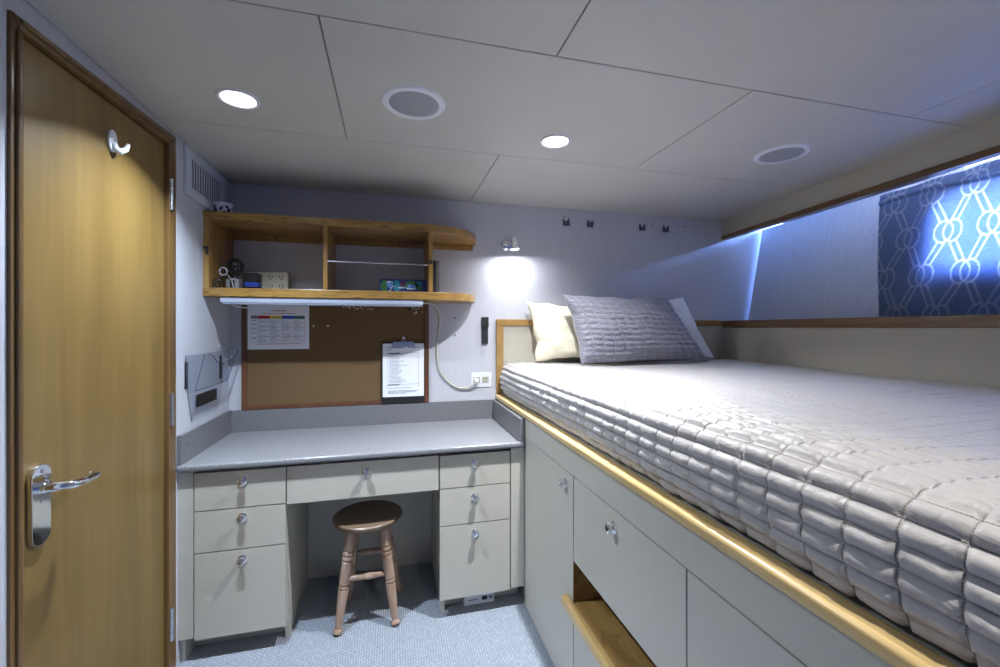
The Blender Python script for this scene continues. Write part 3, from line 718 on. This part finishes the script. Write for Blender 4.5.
# ------------------------------------------------------------------ items on the shelf
# bowl on top
bm = BM(); bc = (-.712, 2.10, Z3)
lathe(bm, [(0, .002), (.024, 0), (.027, .004), (.030, .010), (.036, .030), (.0385, .050), (.0385, .0535), (.0365, .0535), (.033, .030), (.020, .010), (0, .008)], bc, n=36)
m_bowl = bpy.data.materials.new('china_bowl'); m_bowl.use_nodes = True; nt = m_bowl.node_tree; b = nt.nodes['Principled BSDF']; b.inputs['Roughness'].default_value = .15
tc = nt.nodes.new('ShaderNodeTexCoord'); vo = nt.nodes.new('ShaderNodeTexNoise'); vo.inputs['Scale'].default_value = 62; vo.inputs['Detail'].default_value = 1
sp = nt.nodes.new('ShaderNodeSeparateXYZ'); nt.links.new(tc.outputs['Object'], sp.inputs[0]); nt.links.new(tc.outputs['Object'], vo.inputs['Vector'])
rp = nt.nodes.new('ShaderNodeValToRGB'); rp.color_ramp.interpolation = 'CONSTANT'; rp.color_ramp.elements[0].color = (1, 1, 1, 1); rp.color_ramp.elements[1].position = .54; rp.color_ramp.elements[1].color = (0, 0, 0, 1)
nt.links.new(vo.outputs[0], rp.inputs[0])
lt = nt.nodes.new('ShaderNodeMath'); lt.operation = 'GREATER_THAN'; lt.inputs[1].default_value = .041; nt.links.new(sp.outputs[2], lt.inputs[0])
ad = nt.nodes.new('ShaderNodeMath'); ad.operation = 'ADD'; ad.use_clamp = True; nt.links.new(rp.outputs[0], ad.inputs[0]); nt.links.new(lt.outputs[0], ad.inputs[1])
mc = nt.nodes.new('ShaderNodeMix'); mc.data_type = 'RGBA'; mc.inputs[6].default_value = (.03, .04, .16, 1); mc.inputs[7].default_value = (.78, .80, .85, 1)
nt.links.new(ad.outputs[0], mc.inputs[0]); nt.links.new(mc.outputs[2], b.inputs['Base Color'])
one('china_bowl', bm, m_bowl, 'small white bowl with dark blue pattern on top of the wall shelf', 'bowl')
# outlet strip
po = thing('outlet_strip', 'beige multi-outlet power strip standing on the lower shelf board', 'power strip', (-.57, 2.26, Z1))
obj('body', box(BM(), -.668, -.478, 2.225, 2.262, Z1+.0005, Z1+.098, .005, 0, 3), m_beige, po)
for i, x in enumerate((-.645, -.600, -.555, -.508)):
    for z in (Z1+.070, Z1+.026):
        bm = BM()
        for dx in (-.0075, .0075): box(bm, x+dx-.002, x+dx+.002, 2.2235, 2.2255, z, z+.010)
        lathe(bm, [(.0035, 0), (.0035, .0015), (0, .0016)], (x, 2.2254, z-.007), (0, -1, 0), 10)
        obj('socket', bm, m_black, po)
# black adapter with blue underside plugged in strip
ad_ = thing('plug_adapter', 'black plug adapter with blue lower edge in front of the outlet strip', 'adapter', (-.62, 2.2, Z1))
obj('body', box(BM(), -.655, -.590, 2.165, 2.222, Z1+.042, Z1+.082, .006, 0, 3), m_black, ad_)
obj('blue_part', box(BM(), -.650, -.592, 2.168, 2.222, Z1+.018, Z1+.042, .004), m_blue, ad_)['label'] = 'blue lower part'
# grey device in cord bundle
dv = thing('charger', 'grey charger block with dark window at the left end of the lower shelf', 'charger', (-.675, 2.13, Z1))
obj('body', box(BM(), -.706, -.652, 2.105, 2.16, Z1+.0005, Z1+.052, .008, 0, 3), M('charger_grey', (.22, .22, .23), .4), dv)
obj('window', box(BM(), -.688, -.668, 2.103, 2.106, Z1+.008, Z1+.040, .001), m_black, dv)
rs = random.Random(11); bm = BM(); pts = []
for k in range(46):
    a = k*.83; r_ = .016+.012*rs.random()
    pts.append((-.676+r_*1.1*math.cos(a)+.006*math.sin(k*.3), 2.135+.020*math.sin(a*1.3), Z1+.098+r_*1.25*math.sin(a)+.012*math.sin(k*.21)))
tube(bm, pts, .0026, 8, 0, 5)
tube(bm, [(-.676, 2.135, Z1+.08), (-.668, 2.13, Z1+.068), (-.672, 2.132, Z1+.055)], .0026, 8, 0, 5)
tube(bm, [(-.690, 2.12, Z1+.09), (-.712, 2.10, Z1+.05), (-.722, 2.07, Z1+.034), (-.728, 2.06, Z1+.018), (-.722, 2.055, Z1+.004)], .0026, 8, 0, 6)
tube(bm, [(-.700, 2.05, Z1+.003), (-.706, 2.05, Z1+.030), (-.722, 2.05, Z1+.040), (-.732, 2.05, Z1+.028), (-.730, 2.05, Z1+.004)], .0026, 8, 0, 6)
one('cable_bundle', bm, m_black, 'tangled black cable bundled on top of the grey charger', 'cable')
bm = BM(); pts = []
for k in range(14):
    a = k*.9; pts.append((-.704+.014*math.cos(a), 2.085-.001*k, Z1+.075+.017*math.sin(a)))
tube(bm, pts, .0022, 8, 0, 6); tube(bm, [pts[-1], (-.69, 2.09, Z1+.06), (-.676, 2.099, Z1+.03), (-.67, 2.095, Z1+.003)], .0022, 8, 0, 6)
one('coiled_wire', bm, M('clear_grey_wire', (.42, .42, .46), .3), 'small coil of pale grey wire beside the black cable bundle', 'wire')
# blue box
bx = thing('game_box', 'flat dark blue box with coloured swirls on the lower shelf, right bay', 'box', (.06, 2.2, Z1))
obj('box_body', box(BM(), -.052, .172, 2.12, 2.27, Z1+.0005, Z1+.067, .001), m_bluebox, bx)
bm = BM(); yq = 2.1192
def blob(cx, cz, rx, rz, mi, k=0, n=18, ph=0):
    vs = [bm.verts.new((cx+rx*math.cos(2*PI*i/n)*(1+.15*math.sin(3*2*PI*i/n+ph)), yq-k*.00015, cz+rz*math.sin(2*PI*i/n)*(1+.15*math.cos(4*PI*i/n+ph)))) for i in range(n)]
    bm.faces.new(vs).material_index = mi
zb = Z1+.033
for cx, cz, rx, rz, mi, k in ((-.030, zb+.002, .016, .026, 1, 0), (.000, zb+.008, .020, .020, 2, 1), (.030, zb+.002, .022, .024, 0, 1), (.055, zb+.014, .012, .012, 3, 2), (.100, zb+.006, .034, .020, 1, 1), (.098, zb-.002, .022, .012, 2, 2), (.135, zb+.006, .016, .024, 0, 1), (-.008, zb+.020, .010, .005, 4, 3), (.140, zb-.008, .012, .010, 1, 2)):
    blob(cx, cz, rx, rz, mi, k, 18, cx*90)
tube(bm, [(-.005, yq-.001, zb-.028), (.003, yq-.001, zb-.010), (.016, yq-.001, zb+.002), (.022, yq-.001, zb-.004)], .0018, 6, 4, 5)
rs = random.Random(2); words(bm, .034, .070, zb-.010, .006, yq-.001, 4, rs); words(bm, .076, .120, zb-.014, .006, yq-.001, 4, rs)
obj('front_print', bm, [M('teal_print', (.03, .28, .45), .4), M('green_art', (.06, .20, .06), .4), M('sky_print', (.12, .30, .75), .4), M('maroon_print', (.16, .02, .06), .4), m_paper], bx, 0)
# dark spiral notebook right of the divider
nb = thing('spiral_notebook', 'black spiral notebook standing against the right shelf divider', 'notebook', (.213, 2.2, Z1))
obj('cover', box(BM(), .195, .218, 2.10, 2.27, Z1+.0005, 1.575, .001), m_black, nb)
bm = BM()
for k in range(15):
    z = Z1+.010+k*.0105
    tube(bm, [(.216+.009+.008*math.cos(a*PI/5), 2.10+.006*math.sin(a*PI/5), z) for a in range(11)], .0018, 6)
obj('spiral', bm, m_black, nb)

# ------------------------------------------------------------------ wall items
# wall pocket
wp = thing('wall_file_pocket', 'clear acrylic file pocket on the left wall above the countertop', 'file holder', (XL, 2.04, .88))
bm = BM(); prism(bm, [(XL+.003, 1.849, 1.138), (XL+.003, 2.225, 1.138), (XL+.003, 2.215, .99), (XL+.003, 2.165, .875), (XL+.003, 1.905, .875), (XL+.003, 1.872, .985)], (.0022, 0, 0)); obj('back_plate', bm, m_acryl, wp)
top = [(2.225, 1.150), (2.18, 1.122), (2.12, 1.098), (2.06, 1.090), (2.00, 1.103), (1.95, 1.128), (1.90, 1.140), (1.855, 1.140)]
def fp(y, z): t_ = (z-1.0)/.14; return (XL+.030+.036*t_, y, z)
bm = BM(); prism(bm, [fp(1.868, 1.0)]+[fp(2.195, 1.0)]+[fp(y, z) for y, z in top], (.0022, 0, 0)); obj('front_plate', bm, m_acryl, wp)
bm = BM(); prism(bm, [(XL+.005, 1.853, 1.138), fp(1.856, 1.140), fp(1.868, 1.0), (XL+.005, 1.868, .990)], (0, .0022, 0)); obj('side_plate', bm, m_acryl, wp)
bm = BM(); prism(bm, [(XL+.005, 2.223, 1.138), fp(2.223, 1.148), fp(2.193, 1.0), (XL+.005, 2.190, .990)], (0, .0022, 0)); obj('side_plate', bm, m_acryl, wp)
bm = BM(); prism(bm, [(XL+.005, 1.868, .990), (XL+.005, 2.188, .990), fp(2.192, 1.0), fp(1.868, 1.0)], (0, 0, -.0022)); obj('pocket_floor', bm, m_acryl, wp)
m_edge = M('acrylic_edge', (.10, .11, .14), .2)
bm = BM(); tube(bm, [fp(y, z) for y, z in [(1.868, 1.0), (2.195, 1.0)]+top+[(1.868, 1.0)]], .0017, 6); obj('front_edge', bm, m_edge, wp)
bm = BM(); tube(bm, [fp(1.855, 1.140), (XL+.005, 1.849, 1.138), (XL+.004, 1.872, .985), (XL+.004, 1.905, .875)], .0013, 6); obj('back_edge', bm, m_edge, wp)
bm = BM(); tube(bm, [(XL+.005, 2.223, 1.138), fp(2.225, 1.150)], .0013, 6); obj('back_edge', bm, m_edge, wp)
obj('mounting_strip', box(BM(), XL+.0005, XL+.0035, 1.852, 1.875, 1.010, 1.112, .001), m_black, wp)
obj('mounting_strip', box(BM(), XL+.0005, XL+.0035, 2.188, 2.212, 1.010, 1.118, .001), m_black, wp)
obj('mounting_strip', box(BM(), XL+.006, XL+.010, 1.940, 2.135, .925, .975, .001), m_black, wp)
# vent
vn = thing('air_vent', 'white slatted air vent high on the left wall near the shelf', 'vent', (XL, 2.04, 1.75))
bm = BM(); y0, y1, z0, z1 = 1.845, 2.238, 1.750, 1.9405
box(bm, XL+.0005, XL+.012, y0, y0+.042, z0, z1, .003); box(bm, XL+.0005, XL+.012, y1-.042, y1, z0, z1, .003); box(bm, XL+.0005, XL+.012, y0+.03, y1-.03, z0, z0+.038, .003); box(bm, XL+.0005, XL+.012, y0+.03, y1-.03, z1-.036, z1, .003)
obj('frame', bm, m_vent, vn); obj('duct_backing', box(BM(), XL+.0003, XL+.0018, y0+.03, y1-.03, z0+.03, z1-.03), m_gap, vn)
ns_ = 13
for k in range(ns_):
    yc = y0+.042+(y1-y0-.084)*(k+.5)/ns_;     obj('slat', box(BM(), XL+.003, XL+.0062, yc-.0045, yc+.0045, z0+.036, z1-.034), m_vent, vn)
# hook on the door
hk = thing('wall_hook', 'white adhesive hook stuck high on the wooden door', 'hook', (XL-.004, 1.43, 1.74))
pts = [(XL-.0035, 1.424+.0195*math.cos(2*PI*k/24), 1.769+.031*math.sin(2*PI*k/24)) for k in range(24)]
bm = BM(); prism(bm, pts, (.007, 0, 0), 0, .002); obj('base', bm, m_white, hk)
bm = BM(); tube(bm, [(XL+.003, 1.424, 1.760), (XL+.006, 1.425, 1.748), (XL+.014, 1.432, 1.744), (XL+.023, 1.442, 1.754), (XL+.026, 1.448, 1.772)], [.009, .0095, .0088, .007, .004] , 14)
obj('prong', bm, m_white, hk)
# reading lamp
rl_ = thing('reading_lamp', 'small chrome reading spotlight on the back wall above the bunk, lit', 'lamp', (.655, D, 1.70))
obj('wall_plate', lathe(BM(), [(.029, 0), (.029, .008), (.022, .014), (.006, .016), (0, .016)], (.632, D-.0005, 1.708), (0, -1, 0), 32), m_chrome, rl_)
bm = BM(); tube(bm, [(.632, D-.012, 1.708), (.638, D-.04, 1.711), (.652, D-.068, 1.712), (.652, D-.080, 1.710)], .005, 12, 0, 5); obj('arm', bm, m_chrome, rl_)
ax = Vector((.05, -.10, -1)).normalized(); hc = Vector((.652, D-.092, 1.742))
bm = BM(); lathe(bm, [(0, -.004), (.009, 0), (.0175, .006), (.019, .012), (.019, .036), (.0175, .038), (.019, .040), (.0225, .058), (.0275, .074), (.0255, .074), (.019, .060), (0, .060)], hc, ax, 30); obj('shade', bm, m_chrome, rl_)
bm = BM(); lathe(bm, [(0, 0), (.0225, 0), (.0225, .002), (0, .0025)], hc+ax*.069, ax, 24); obj('bulb_lens', bm, m_lens, rl_)
la = area('reading_light', hc+ax*.080, (0, 0, 0), .03, READING_W, (.93, .95, 1)); la.rotation_euler = ax.to_track_quat('-Z', 'Y').to_euler(); la.parent = None
# four little brackets
for i, (x, z, a, lb) in enumerate(((1.000, 1.863, 6, 'leftmost of four small grey notched wall clips near the ceiling'), (1.154, 1.864, -5, 'second from left of the small grey notched wall clips'), (1.506, 1.864, 1, 'third from left of the small grey notched wall clips'), (1.673, 1.864, 0, 'rightmost of four small grey notched wall clips near the ceiling'))):
    t_ = thing('wall_clip', lb, 'clip', (x, D, z-.02), 'notched wall clips above the bunk')
    ou_ = [(-.021, -.020), (.021, -.020), (.021, .022), (.013, .018), (.006, .004), (-.004, .002), (-.012, .016), (-.021, .022)]
    ca2, sa2 = math.cos(math.radians(a)), math.sin(math.radians(a))
    bm = BM(); prism(bm, [(x+p*ca2-q*sa2, D-.0005, z+p*sa2+q*ca2) for p, q in ou_], (0, -.005, 0), 0, .001); obj('plate', bm, M('clip_steel', (.07, .085, .13), .4, .6), t_)
    bm = BM()
    lathe(bm, [(.0035, 0), (.003, .002), (0, .0025)], (x, D-.0055, z-.008), (0, -1, 0), 12); obj('screw', bm, m_chrome, t_)
for x, z, lb in ((.342, 1.297, 'small dark screw in the wall, upper one between cord and black holder'), (.342, 1.203, 'small dark screw in the wall, lower one between cord and black holder'), (.987, 1.894, 'tiny dark screw hole above the leftmost wall clip'), (1.577, 1.877, 'tiny dark screw between the third and fourth wall clips'), (1.816, 1.885, 'tiny dark screw right of the rightmost wall clip')):
    one('wall_screw', lathe(BM(), [(.0045, 0), (.0045, .0015), (.003, .003), (0, .003)], (x, D-.0003, z), (0, -1, 0), 12), m_ink, lb, 'screw')

# ------------------------------------------------------------------ ceiling fixtures
for i, ((x, y, r_), lb, lens) in enumerate((((-.449, 1.446, .059), 'lit round downlight in the ceiling nearest the door', m_lens), ((.597, 1.479, .059), 'lit round downlight in the ceiling above the edge of the bunk', m_lensw), ((.50, .12, .059), 'round downlight in the ceiling almost above the camera', m_lensw))):
    t_ = thing('ceiling_downlight', lb, 'downlight', (x, y, CZ), 'round ceiling downlights')
    bm = BM(); lathe(bm, [(r_*.78, .006), (r_*.78, -.003), (r_*.84, -.0055), (r_*.95, -.005), (r_, -.0005), (r_, .002)], (x, y, CZ), n=44); 
    obj('trim_ring', bm, m_white, t_)
    bm = BM(); lathe(bm, [(0, -.0015), (r_*.77, -.0015), (r_*.78, .001), (0, .001)], (x, y, CZ), n=40); obj('lens', bm, lens, t_)
    wt, cl_ = DOWNLIGHT_W[i]
    area('downlight_lamp', (x, y, CZ-.009), (0, 0, 0), .03, wt, cl_, spread=math.radians(124))
for x, y, lb in ((.070, 1.340, 'round ceiling speaker between the two downlights'), (1.523, 1.362, 'round ceiling speaker above the bunk')):
    t_ = thing('ceiling_speaker', lb, 'speaker', (x, y, CZ), 'round ceiling speakers')
    bm = BM(); lathe(bm, [(.076, .004), (.076, -.004), (.080, -.007), (.094, -.005), (.098, -.0005), (.098, .002)], (x, y, CZ), n=56); obj('rim', bm, m_white, t_)
    bm = BM(); lathe(bm, [(0, -.0055), (.05, -.005), (.0765, -.003), (.0765, .001), (0, .001)], (x, y, CZ), n=48); obj('grille', bm, m_grille, t_)
